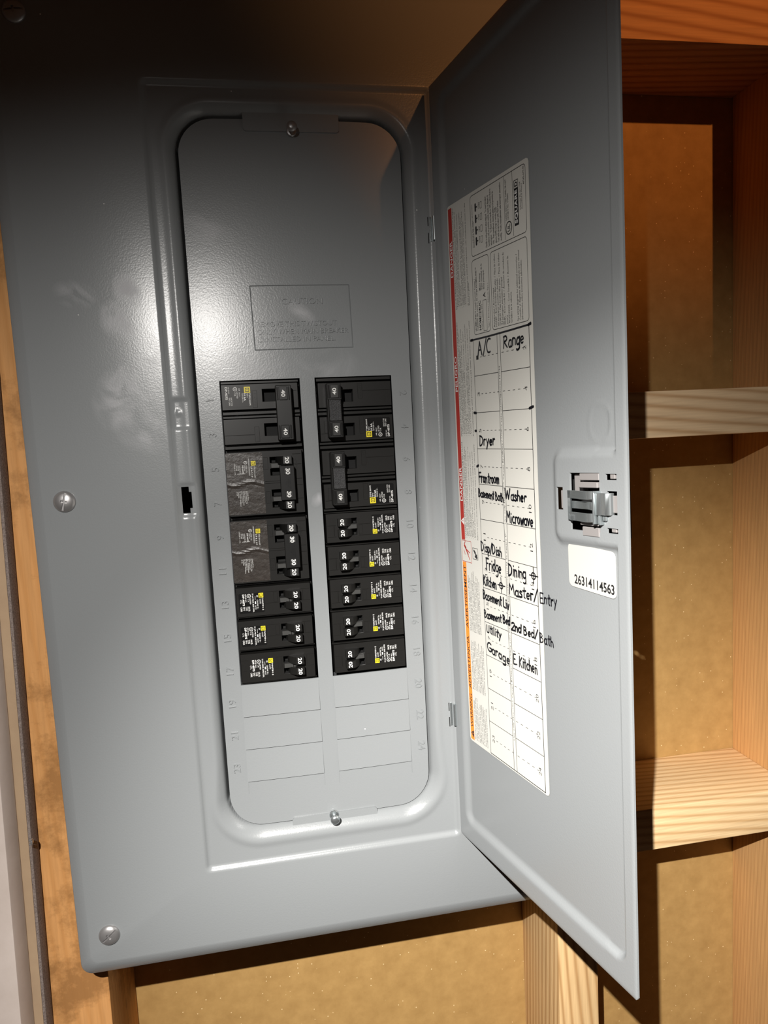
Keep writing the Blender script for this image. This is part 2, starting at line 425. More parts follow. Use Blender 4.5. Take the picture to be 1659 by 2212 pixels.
# ---- hinge straps in the slots beside the door
for zc in (4.22, -10.55):
    g = G(CO)
    pr = [(.06, .0), (.075, .05), (.06, .1), (.0, .125), (-.05, .1)]
    hx_ = 6.53 if zc > 0 else 6.44
    vs, fs = lathe([(.0, -.36), (.055, -.34), (.055, .34), (.0, .36)], 12)
    g.add([(hx_+a, -.40+c, zc+b) for a, b, c in [(v[0], v[1], v[2]) for v in vs]], fs)
    g.box(hx_-.12, hx_, -.29, -.27, zc-.36, zc+.36, 0)
    o = g.build('hinge', M_zinc, cover, smooth=True)
    g = G(CO)
    g.box(hx_-.16, hx_-.135, -.268, -.255, zc+.10, zc+.36); g.box(hx_-.16, hx_-.135, -.268, -.255, zc-.40, zc-.10)
    g.build('hinge_slot', M_dark, o).matrix_parent_inverse = Matrix.Identity(4)

# ---- cover screws (slotted truss heads)
def screw(name, x, y, z, r, ang, parent, co, knob=False):
    g = G(co)
    prof = [(.001, .13), (r*.35, .125), (r*.7, .10), (r*.93, .055), (r, .015), (r, 0), (.001, 0)]
    vs, fs = lathe(prof, 28)
    g.add([(x+a, y+b, z+c) for a, b, c in vs], fs)
    o = g.build(name, M_steel, parent, smooth=True)
    c, s = math.cos(ang), math.sin(ang)
    g2 = G(co)
    def bar(L_, w_, a):
        c, s = math.cos(a), math.sin(a)
        vs = [(x+u*c-v*s, y-q, z+u*s+v*c) for u in (-L_, L_) for v in (-w_, w_) for q in (.075, .3)]
        g2.add(vs, [(0, 1, 3, 2), (4, 6, 7, 5), (0, 4, 5, 1), (2, 3, 7, 6), (0, 2, 6, 4), (1, 5, 7, 3)])
    bar(r*1.1, .026, ang)
    c1 = g2.build('c', M_steel)
    c1.location = W3(*co) if False else o.matrix_world.translation
    c1.parent = parent; c1.location = (0, 0, 0)
    g2 = G(co); bar(.085, .03, ang+math.pi/2)
    c2 = g2.build('c', M_steel); c2.parent = parent; c2.location = (0, 0, 0)
    boolean_cut(o, [c1, c2])
    return o
for zc, a in ((9.80, .12), (-3.19, 1.35), (-15.88, .68)):
    xx = wx(-4.42, zc)
    screw('cover_screw', xx, YP, zc, .30, a, cover, CO)
# ---- ball-headed trim studs on the tabs
for zc, zb in ((6.99, 7.03), (-13.36, -13.36)):
    g = G(CO)
    vs, fs = lathe([(.001, .62), (.07, .615), (.12, .58), (.145, .52), (.135, .45), (.10, .40), (.06, .385), (.058, .30), (.058, .09), (.13, .07), (.15, .03), (.15, 0), (.001, 0)], 24)
    g.add([(2.52+a, -.12+b*.66, zc+.02+c) for a, b, c in vs], fs)
    g.build('trim_screw', M_zinc if zc < 0 else M_steel, cover, smooth=True)

# ================================================================== DEADFRONT (trim plate round the breakers)
def bow(x): return -.085*(1-((x-2.53)/3.25)**2)
CL, CR = (0.0, 2.30), (2.757, 5.056)
bm = bmesh.new()
def loop(pts):
    vs = [bm.verts.new((x*IN, 0, z*IN)) for x, z in pts]
    for i in range(len(vs)): bm.edges.new((vs[i], vs[(i+1) % len(vs)]))
out = [(wx(x, z), z) for x, z in rrect(AX0+.055, AX1-.03, AZ0+.0, AZ1-.06, .98, 10)]
loop(out)
for a, b in (CL, CR): loop([(a-.01, 0.01), (b+.01, 0.01), (b+.01, -9.01), (a-.01, -9.01)])
bmesh.ops.triangle_fill(bm, use_beauty=True, use_dissolve=False, edges=bm.edges)
for f in [f for f in bm.faces if any(a < f.calc_center_median().x/IN < b and -9 < f.calc_center_median().z/IN < 0 for a, b in (CL, CR))]: bm.faces.remove(f)
for i in range(1, 26):
    xx = -.7+6.5*i/26
    bmesh.ops.bisect_plane(bm, geom=bm.verts[:]+bm.edges[:]+bm.faces[:], plane_co=(xx*IN, 0, 0), plane_no=(1, 0, 0))
r_ = bmesh.ops.extrude_face_region(bm, geom=bm.faces[:])
for v in [e for e in r_['geom'] if isinstance(e, bmesh.types.BMVert)]: v.co.y += .045*IN
for v in bm.verts:
    v.co.y += bow(v.co.x/IN)*IN
    v.co.x -= CO[0]*IN; v.co.y -= CO[1]*IN; v.co.z -= CO[2]*IN
bmesh.ops.recalc_face_normals(bm, faces=bm.faces)
for f in bm.faces: f.smooth = True
for e in bm.edges:
    if len(e.link_faces) == 2 and e.calc_face_angle(0) > .6: e.smooth = False
me = bpy.data.meshes.new('deadfront'); bm.to_mesh(me); bm.free(); me.materials.append(M_paint)
dead = bpy.data.objects.new('deadfront', me); COL.objects.link(dead); dead.parent = cover
# unpunched twistout plates
for a, b in (CL, CR):
    for k in range(3):
        zt = -9-k-(.03 if k == 0 else 0)
        g = G(CO)
        N = 6
        vs = []
        for i in range(N+1):
            x = a+(b-a)*i/N; y = bow(x)
            vs += [(x, y-.004, zt-.004), (x, y-.030, zt-.97), (x, y+.01, zt-.975 if zt-.975 > -10-k else -10-k+.005)]
        zb = -10-k
        vs = []
        for i in range(N+1):
            x = a+(b-a)*i/N; y = bow(x)
            vs += [(x, y-.004, zt-.008), (x, y-.05, zb+.024), (x, y-.002, zb+.008)]
        fs = []
        for i in range(N):
            for j in range(2): fs.append((i*3+j, i*3+3+j, i*3+4+j, i*3+1+j))
        fs += [(0, 1, 2), (N*3, N*3+2, N*3+1)]
        g.add(vs, fs); g.build('twistout_plate', M_paint, dead, smooth=True, ang=25)
    for xx in (a, b):   # half-pressed outline under the last plate
        g = G(CO); g.prism([(xx-.008, -12.0), (xx+.008, -12.0), (xx+.003, -12.36), (xx-.003, -12.36)], bow(xx)-.012, bow(xx)+.01)
        g.build('pressed_line', M_paint, dead)
# embossed slot numbers
for k in range(12):
    for side in (0, 1):
        s = str(2*k+1+side); t = text2d(s, h=.21, res=3, bold=-.008)
        wd_ = max(q[0] for q in t[0]); 
        if wd_ > .30: t = ([(q[0]*.30/wd_, q[1]) for q in t[0]], t[1]); wd_ = .30
        zc = -.53-k*1.0
        g = G(CO)
        if side == 0: fn = lambda x, y, l: (-.20-y, bow(-.2)-l, zc-wd_/2+x)
        else: fn = lambda x, y, l: (5.30+y, bow(5.4)-l, zc+wd_/2-x)
        put_solid(g, t, fn, .030, 0); g.build('embossed_number', M_paint, dead)
# caution frame and lettering
g = G(CO); w = .013
q = [(1.05, 2.69), (3.93, 2.69), (3.95, .87), (1.08, .86)]
def seg_ridge(g, a, b, w, h, ybase, mi=0):
    dx, dz = b[0]-a[0], b[1]-a[1]; L_ = math.hypot(dx, dz); nx, nz = -dz/L_*w, dx/L_*w
    ys = lambda x: ybase(x)
    vs = []; N = 6
    for i in range(N+1):
        x = a[0]+dx*i/N; z = a[1]+dz*i/N
        vs += [(x+nx, ys(x)+.004, z+nz), (x, ys(x)-h, z), (x-nx, ys(x)+.004, z-nz)]
    fs = []
    for i in range(N):
        for j in range(2): fs.append((i*3+j, i*3+3+j, i*3+4+j, i*3+1+j))
    g.add(vs, fs, mi)
for i in range(4): seg_ridge(g, q[i], q[(i+1) % 4], .018, .026, bow)
for body, xa, xb, zb, hh in (('CAUTION', 1.93, 3.12, 2.15, .17), ('REMOVE THIS TWISTOUT', 1.17, 3.50, 1.52, .145), ('ONLY WHEN MAIN BREAKER', 1.17, 3.84, 1.30, .145), ('IS INSTALLED IN PANEL.', 1.17, 3.44, 1.08, .145)):
    t = text2d(body, xb-xa, hh, res=2, bold=-.004)
    put_solid(g, t, lambda x, y, l: (xa+x, bow(xa+x)-l, zb+y), .026, 0)
g.build('caution_marking', M_paint, dead)

# ================================================================== DOOR
HX, HY = 6.45, -.30
DU = (0.22206237, -0.97503246); DN = (-0.97503246, -0.22206237)
def Dw(u, z, h=0.0):
    return (HX+u*DU[0]+h*DN[0], HY+u*DU[1]+h*DN[1], z)
def Dl(u, z, h=0.0):            # door body leans very slightly on its hinges
    return Dw(u-.04+.0142*(z+14.4), z-.010*(u-3.9)*0.6, h)
DWID = 7.86; DZ0, DZ1 = -14.41, 8.12
def door_h(u, z):
    s1 = sdr(u, z, .56, 7.50, -13.76, 7.55, .30)
    s2 = sdr(u, z, 5.40, 8.6, -4.60, -2.58, .25)
    s = max(s1, -s2)
    h = -.11*(sst(.11, -.13, s) if u < 6.9 or s2 < s1 and False else sst(.05, -.06, s))
    ob = sdr(u, z, 6.62, 7.26, -2.37, -1.55, .30)
    h += .010*sst(.05, .0, abs(ob))
    e = min(u+.0, DWID-u, z-DZ0, DZ1-z)
    h -= .014*sst(.05, 0, e)
    return h
HOLES = [(5.63, 5.87, -3.87, -3.35), (6.13, 7.13, -4.30, -3.02), (7.33, 7.67, -3.17, -3.04), (7.33, 7.67, -4.29, -4.18), (7.36, 7.67, -3.90, -3.40)]
def lean_inv(u, z): return (u+.04-.0142*(z+14.4), z)
HL = []
for a, b, c, d in HOLES:
    k = .04-.0142*((c+d)/2+14.4); HL.append((a+k, b+k, c, d))
exu = sorted({round(v, 4) for h_ in HL for v in h_[:2]}|{.005, .03, .06, DWID-.10, DWID-.05, DWID-.02})
exz = sorted({v for h_ in HL for v in h_[2:]}|{DZ0+.03, DZ1-.03})
us = axis(0, DWID, .06, exu); zs = axis(DZ0, DZ1, .065, exz)
# thin the grid along z where the door is plain
zz = []
for z in zs:
    if -13.2 < z < -4.95 or -1.2 < z < 7.0:
        if zz and z-zz[-1] < .5 and z not in exz: continue
    zz.append(z)
zs = zz
vs = []; fs = []; nz = len(zs)
def corner_cut(u, z):
    return sdr(u, z, -1, DWID, DZ0, DZ1, .13) > .0 and u > 4
bad = lambda a, b, c, d: any(h_[0]-1e-3 < (a+b)/2 < h_[1]+1e-3 and h_[2] < (c+d)/2 < h_[3] for h_ in HL) or corner_cut((a+b)/2, (c+d)/2)
for u in us:
    for z in zs: vs.append(Dl(u, z, door_h(u, z)))
N0 = len(vs)
for u in us:
    for z in zs: vs.append(Dl(u, z, door_h(u, z)-.05))
ok = {}
for i in range(len(us)-1):
    for j in range(nz-1):
        ok[(i, j)] = not bad(us[i], us[i+1], zs[j], zs[j+1])
for (i, j), k in ok.items():
    if not k: continue
    a, b, c, d = i*nz+j, (i+1)*nz+j, (i+1)*nz+j+1, i*nz+j+1
    fs.append((a, b, c, d)); fs.append((a+N0, d+N0, c+N0, b+N0))
    for (p1, p2, di, dj) in ((a, b, 0, -1), (b, c, 1, 0), (c, d, 0, 1), (d, a, -1, 0)):
        if not ok.get((i+di, j+dj), False): fs.append((p1, p1+N0, p2+N0, p2))
g = G(CO); g.add(vs, fs)
door = g.build('door', M_door, cover, smooth=True, ang=50)
used = None

# ---- latch
g = G(CO)
def dbox(g, u0, u1, h0, h1, z0, z1, mi=0): g.box(u0, u1, h0, h1, z0, z1, mi, T=lambda u, h, z: Dw(u, z, h))
dbox(g, 6.15, 6.46, -.27, -.12, -3.55, -3.07)
dbox(g, 6.48, 7.12, -.27, .00, -3.20, -3.05)
dbox(g, 6.50, 7.12, -.27, .05, -3.36, -3.24)
dbox(g, 6.52, 7.12, -.27, .05, -4.18, -4.04)
dbox(g, 6.55, 7.10, -.27, .02, -4.42, -4.22)
dbox(g, 7.45, 7.60, -.27, -.02, -3.17, -3.04); dbox(g, 7.45, 7.60, -.27, -.02, -4.29, -4.18)
dbox(g, 7.50, 7.66, -.30, -.02, -3.88, -3.52)
dbox(g, 5.72, 5.86, -.27, -.06, -3.86, -3.44)
latch = g.build('latch_housing', M_latch, door, bevel=.012)
g = G(CO); dbox(g, 5.55, 7.72, -.32, -.275, -4.42, -2.92); g.build('latch_gap_shade', M_dark, door, bevel=.01)  # added black plate: its colour stands for the shade inside the latch holes
g = G(CO)
prof = [(6.05, -.02), (6.10, .05), (6.25, .09), (6.50, .12), (6.75, .17), (6.95, .20), (7.05, .16), (7.16, .05)]
def strip(z0, z1, pr, th=.03):
    vs = []
    for u, h in pr: vs += [Dw(u, z0, h), Dw(u, z1, h), Dw(u, z1, h-th), Dw(u, z0, h-th)]
    fs = []
    for i in range(len(pr)-1):
        for j in range(4): fs.append((i*4+j, i*4+(j+1) % 4, i*4+4+(j+1) % 4, i*4+4+j))
    k = (len(pr)-1)*4; fs += [(0, 1, 2, 3), (k+3, k+2, k+1, k)]
    g.add(vs, fs)
strip(-3.60, -3.42, prof); strip(-4.09, -3.90, prof)
strip(-4.09, -3.42, prof[:3])
strip(-3.83, -3.66, [(6.2, .03), (6.4, .02), (6.7, .04), (6.9, .10), (7.02, .14), (7.16, .05)])
dbox(g, 7.12, 7.17, -.05, .20, -4.12, -3.42)
strip(-3.93, -3.46, [(7.16, .14), (7.22, .16), (7.30, .10), (7.42, .11), (7.50, .04), (7.53, -.02)])
dbox(g, 7.20, 7.26, -.02, .12, -4.14, -3.93); dbox(g, 7.28, 7.38, -.02, .06, -4.05, -3.95)
g.build('spring_clip', M_zinc, door, bevel=.008)

# ---- directory label on the door
QBL, QBR, QTL, QTR = (.785, -11.105), (4.767, -11.218), (.875, 4.55), (4.905, 4.36)
WS, HT = 4.0, 15.6
LH = -.095
def LQ(s, t, h=0.0):
    a, b = s/WS, t/HT
    u = (1-a)*(1-b)*QBL[0]+a*(1-b)*QBR[0]+(1-a)*b*QTL[0]+a*b*QTR[0]-.06*4*b*(1-b)*(1 if True else 0)*a*0
    z = (1-a)*(1-b)*QBL[1]+a*(1-b)*QBR[1]+(1-a)*b*QTL[1]+a*b*QTR[1]
    return Dw(u-.045*4*b*(1-b), z, LH+h)
g = G(CO)
# paper: rounded sheet, subdivided along t to follow the bow
N = 24
for i in range(N):
    t0, t1 = HT*i/N, HT*(i+1)/N
    in0 = .10 if i == 0 else 0; in1 = .10 if i == N-1 else 0
    if i == 0: pts = [(.0, .10), (.03, .03), (.10, 0), (3.9, 0), (3.97, .03), (4, .10), (4, t1), (0, t1)]
    elif i == N-1: pts = [(0, t0), (4, t0), (4, HT-.1), (3.97, HT-.03), (3.9, HT), (.1, HT), (.03, HT-.03), (0, HT-.1)]
    else: pts = [(0, t0), (4, t0), (4, t1), (0, t1)]
    g.add([LQ(a, b, .006) for a, b in pts]+[LQ(a, b, 0) for a, b in pts], [tuple(range(len(pts))), tuple(range(2*len(pts)-1, len(pts)-1, -1))], 0)
L1, L2, L3, L4 = .0085, .0105, .0125, .0145
def lrect(s0, s1, t0, t1, mi, h=L1, n=8):
    n = n if (t1-t0) > 1 else 1
    for i in range(n):
        a, b = t0+(t1-t0)*i/n, t0+(t1-t0)*(i+1)/n
        g.add([LQ(s0, a, h), LQ(s1, a, h), LQ(s1, b, h), LQ(s0, b, h)], [(0, 1, 2, 3)], mi)
def lline(a, b, w, mi=1, h=L2):
    dx, dy = b[0]-a[0], b[1]-a[1]; L_ = math.hypot(dx, dy); nx, ny = -dy/L_*w/2, dx/L_*w/2
    n = max(1, int(L_/1.2))
    for i in range(n):
        p0 = (a[0]+dx*i/n, a[1]+dy*i/n); p1 = (a[0]+dx*(i+1)/n, a[1]+dy*(i+1)/n)
        g.add([LQ(p0[0]+nx, p0[1]+ny, h), LQ(p0[0]-nx, p0[1]-ny, h), LQ(p1[0]-nx, p1[1]-ny, h), LQ(p1[0]+nx, p1[1]+ny, h)], [(0, 1, 2, 3)], mi)
def lpoly(pts, w, closed=True, mi=1, h=L2):
    k = len(pts)
    for i in range(k if closed else k-1): lline(pts[i], pts[(i+1) % k], w, mi, h)
def ltext(body, sL, t0, t1, hgt, mi=1, h=L2, bold=0.0, align='LEFT', res=1, line=1.0, space=1.0):
    """printed text running up the sheet: letters' tops point left; sL = left edge of block, spans t0..t1"""
    tt = text2d(body, t1-t0, hgt, bold, align, res, space, line)
    put(g, tt, lambda x, y: LQ(sL+hgt-y, t0+x, h), mi)
MATS_L = [M_paper, M_ink, M_red, M_orange, M_wht, M_marker, M_greyink]
lrect(.065, .265, 6.10, 15.52, 2); lrect(.065, .265, .06, 5.44, 3)
ltext('DANGER', .10, 13.62, 14.62, .135, 4, L2, .012, res=3)
ltext('PELIGRO', .10, 10.40, 11.40, .135, 4, L2, .012, res=3)
ltext('DANGER', .10, 7.24, 8.22, .135, 4, L2, .012, res=3)
ltext('AVERTISSEMENT', .095, 3.46, 5.34, .14, 1, L2, .012, res=3)
ltext('ADVERTENCIA', .095, 1.62, 3.22, .14, 1, L2, .012, res=3)
ltext('WARNING', .095, .44, 1.46, .14, 1, L2, .012, res=3)
g.add([LQ(*q, L2) for q in ((.25, 6.54), (.25, 6.76), (.075, 6.65))], [(0, 1, 2)], 4); g.add([LQ(*q, L3) for q in ((.22, 6.645), (.22, 6.665), (.13, 6.66), (.13, 6.645))], [(0, 1, 2, 3)], 2)
g.add([LQ(*q, L2) for q in ((.25, .13), (.25, .36), (.08, .245))], [(0, 1, 2)], 1); g.add([LQ(*q, L3) for q in ((.22, .24), (.22, .26), (.13, .255), (.13, .24))], [(0, 1, 2, 3)], 3)
# pictograms
lpoly([(.06, 5.46), (.60, 5.46), (.60, 6.08), (.06, 6.08)], .014, mi=2)
for a, b, w in (((.20, 5.95), (.30, 5.85), .07), ((.20, 5.96), (.27, 6.06), .03), ((.24, 5.90), (.42, 5.68), .05), ((.3, 5.84), (.52, 5.74), .03), ((.36, 5.74), (.50, 5.54), .03), ((.17, 5.80), (.24, 5.66), .02)): lline(a, b, w, 2)
lpoly([(.68, 5.60), (.97, 5.60), (.97, 5.92), (.68, 5.92)], .014)
for a, b, w in (((.74, 5.86), (.84, 5.78), .06), ((.80, 5.70), (.93, 5.64), .07), ((.78, 5.80), (.92, 5.70), .05)): lline(a, b, w, 1)
DG = ("HAZARD OF ELECTRIC SHOCK, EXPLOSION, OR ARC FLASH",
      "• Apply appropriate personal protective equipment (PPE) and\n  follow safe electrical work practices. See NFPA 70E or CSA Z462.\n• This equipment must only be installed and serviced by qualified\n  electrical personnel.\n• Turn off all power supplying this equipment before working on or\n  inside equipment.\n• Always use a properly rated voltage sensing device to confirm\n  power is off.\n• Replace all devices, doors and covers before turning on power.",
      "Failure to follow these instructions will result in death or serious injury.")
SP = ("PELIGRO DE DESCARGA ELÉCTRICA, EXPLOSIÓN O DESTELLO POR ARQUEO",
      "• Utilice equipo de protección personal (EPP) apropiado y siga las\n  prácticas de seguridad eléctrica. Consulte NFPA 70E.\n• Solamente el personal eléctrico calificado deberá instalar y prestar\n  servicio de mantenimiento a este equipo.\n• Desenergice el equipo antes de realizar cualquier trabajo dentro\n  o fuera de él.\n• Siempre utilice un dispositivo detector de tensión nominal adecuado\n  para confirmar la desenergización del equipo.\n• Vuelva a colocar todos los dispositivos, las puertas y las cubiertas.",
      "El incumplimiento de estas precauciones podrá causar la muerte o lesiones serias.")
FR = ("RISQUE D'ÉLECTROCUTION, D'EXPLOSION OU D'ÉCLAIR D'ARC",
      "• Portez un équipement de protection personnelle (ÉPP) approprié et\n  observez les méthodes de travail électrique sécuritaire.\n• Seul un personnel qualifié doit effectuer l'installation et l'entretien\n  de cet appareil.\n• Coupez toutes les alimentations de cet appareil avant de travailler.\n• Utilisez toujours un dispositif de détection de tension à valeur\n  nominale appropriée pour s'assurer que l'alimentation est coupée.\n• Remplacez tous les dispositifs, les portes et les couvercles.",
      "Si ces précautions ne sont pas respectées, cela entraînera la mort ou des\nblessures graves.")
for (a, b, c), t0, t1 in ((DG, 6.18, 8.95), (SP, 9.12, 12.35), (FR, 12.70, 15.48)):
    ltext(a, .30, t0, t1, .052, bold=.01); ltext(b, .375, t0, t1-.12, .54); ltext(c, .985, t0, t1-.05, .05 if '\n' not in c else .11, bold=.012)
WN = "This product can expose you to chemicals\nincluding nickel compounds, which are known\nto the State of California to cause cancer, and\nlead, which is known to the State of\nCalifornia to cause birth defects or other\nreproductive harm. For more information\ngo to the warnings web page. Installation\nmust be made by qualified personnel in\naccordance with local and national codes."
WS_ = "Este producto puede exponerle a químicos\nincluyendo compuestos de níquel, que son\nconocidos por el Estado de California como\ncausantes de cáncer, y plomo, conocido por\ncausar defectos de nacimiento u otros\ndaños reproductivos. Para más información\nconsulte la página de advertencias. La\ninstalación debe ser realizada por personal\nespecializado de acuerdo con los códigos."
WF = "Ce produit peut vous exposer à des agents\nchimiques, y compris composés de nickel,\nidentifiés par l'État de Californie comme\npouvant causer le cancer, et au plomb comme\npouvant causer des malformations congénitales\nou autres troubles. Pour de plus amples\nrenseignements, visiter la page internet. Cet\nappareil doit être installé par du personnel\nqualifié conformément aux codes locaux."
ltext(WN, .32, .12, 1.42, .74); ltext(WS_, .32, 1.66, 3.16, .74); ltext(WF, .32, 3.42, 5.22, .66)
# frames at the top of the sheet
def lround(s0, s1, t0, t1, r, w=.014): lpoly(rrect(s0, s1, t0, t1, r, 4), w)
lround(1.30, 3.87, 13.93, 15.50, .09); lround(1.28, 2.12, 11.86, 13.83, .09); lround(2.22, 3.86, 11.86, 13.83, .09)
lline((2.95, 13.97), (2.95, 15.49), .012); lline((3.32, 13.97), (3.32, 15.49), .012)
ltext("Circuit Breaker Trip / Disparo del interruptor\nBasculement du disjoncteur", 1.37, 14.15, 15.28, .10, bold=.01)
for k, tc in enumerate((14.28, 14.56, 14.86, 15.15)):
    for q in rrect(1.52, 1.60, tc-.11, tc+.11, .04, 3): pass
    g.add([LQ(*q, L2) for q in rrect(1.53, 1.60, tc-.11, tc+.11, .034, 4)], [tuple(range(20))], 1)
    lline((1.60, tc), (1.66, tc), .03)
    ltext(('ON', 'TRIP', 'OFF', 'ON')[k], 1.70, tc-.08, tc+.08, .06); lpoly([(1.80, tc-.09), (1.88, tc-.09), (1.88, tc+.07), (1.80, tc+.07)], .01)
ltext("Handle is mid-position when tripped.  To reset breaker:\nLa palanca está en posición central cuando se dispara el\ninterruptor.   To Reset move handle to OFF position then to\nON.   Para restablecer, mueva la palanca a la posición de\nabierto (OFF) y luego a cerrado (ON).\nTest each circuit breaker with TEST button\nmonthly.  Pruebe mensualmente cada interruptor automático.", 2.02, 14.0, 15.42, .80, bold=.004)
ltext("LISTED ENCLOSED PANEL FRONT\nLISTADO No. OT8860", 2.99, 14.42, 15.40, .14)
ltext('UL', 3.06, 14.13, 14.30, .12, bold=.015, res=2)
lpoly([(3.12+.13*math.cos(a), 14.215+.15*math.sin(a)) for a in [i*math.pi/10 for i in range(20)]], .026)
lrect(3.38, 3.56, 14.18, 15.05, 1, L2); ltext('SQUARE', 3.405, 14.23, 15.01, .13, 4, L3, .03, res=3, space=1.1)
lpoly([(3.385, 15.05), (3.555, 15.05), (3.555, 15.24), (3.385, 15.24)], .016); ltext('D', 3.41, 15.09, 15.20, .12, 1, L3, .03, res=3)
ltext("Schneider Electric USA\nAssembled in Mexico", 3.61, 14.5, 15.15, .11); ltext('40265-639-05', 3.76, 15.04, 15.46, .055, bold=.01)
ltext("HOMELINE™ Load Center Cover /\nCubierta del centro de carga HOMELINE™", 1.35, 11.95, 13.62, .17, bold=.008, res=2)
ltext('HOMC24UC', 1.56, 11.95, 12.72, .10, bold=.02, res=2); ltext('Series / Serie S01', 1.69, 11.95, 12.6, .05)
lpoly([(1.78, 11.90), (1.95, 11.90), (1.95, 12.70), (1.78, 12.70)], .012); ltext('A', 1.80, 12.76, 12.90, .12, bold=.01)
ltext("Mains Rating:\nValor nominal de la\nlínea principal:", 1.62, 12.98, 13.66, .28, bold=.006)
ltext("Type 1 Enclosure / Gabinete Tipo 1", 2.02, 11.95, 13.1, .06)
ltext('Accessories / Accesorios', 2.28, 11.92, 12.92, .065, bold=.012)
ltext("HOMFP - Branch breaker filler plate  /  Placa de relleno\ndel interruptor automático derivado\nQOM1FP - Main breaker filler plate  /  Placa de relleno\ndel interruptor automático principal\nPK4FL - Door Lock Kit  /  Accesorio de cerradura de\npuerta\n4020513905K - Cover Screw Kit  /  Accesorio de\ntornillos de la cubierta", 2.37, 11.92, 13.76, .78)
ltext("See wiring diagram for additional accessories. /\nConsulte el diagrama de alambrado para obtener\ninformación sobre accesorios adicionales.", 3.36, 11.92, 13.6, .26)
# circuit grid
gl = [11.73, 10.755, 9.755, 8.765, 7.782, 6.80, 5.83, 4.86, 3.885, 2.925, 1.96, .995, .05]
lline((1.20, .05), (1.20, 11.73), .016); lline((2.41, .05), (2.41, 11.73), .016); lline((2.55, .05), (2.55, 11.73), .016); lline((3.84, .05), (3.84, 11.73), .022)
lline((1.19, .05), (3.85, .05), .022)
for t in gl[1:-1]: lline((1.20, t), (2.41, t), .014); lline((2.55, t), (3.84, t), .014)
ltext("Use only Homeline Circuit Breakers / Utilice sólo interruptores automáticos HOM de Square D.     Use only Homeline Circuit Breakers / Utilice sólo interruptores HOM", 2.445, .9, 10.9, .065)
for k in range(12):
    tm = (gl[k]+gl[k+1])/2
    for i in range(5):
        a = 1.53+i*.20; lline((a, tm), (a+.09, tm), .013)
    for i in range(5):
        a = 2.60+i*.23; lline((a, tm), (a+.10, tm), .013)
    for s_, n_ in ((1.33, 2*k+1), (3.58, 2*k+2)):
        tx = str(n_); hw = .055 if n_ < 10 else .105
        ltext(tx, s_, tm-hw, tm+hw, .115, bold=-.006, res=2)
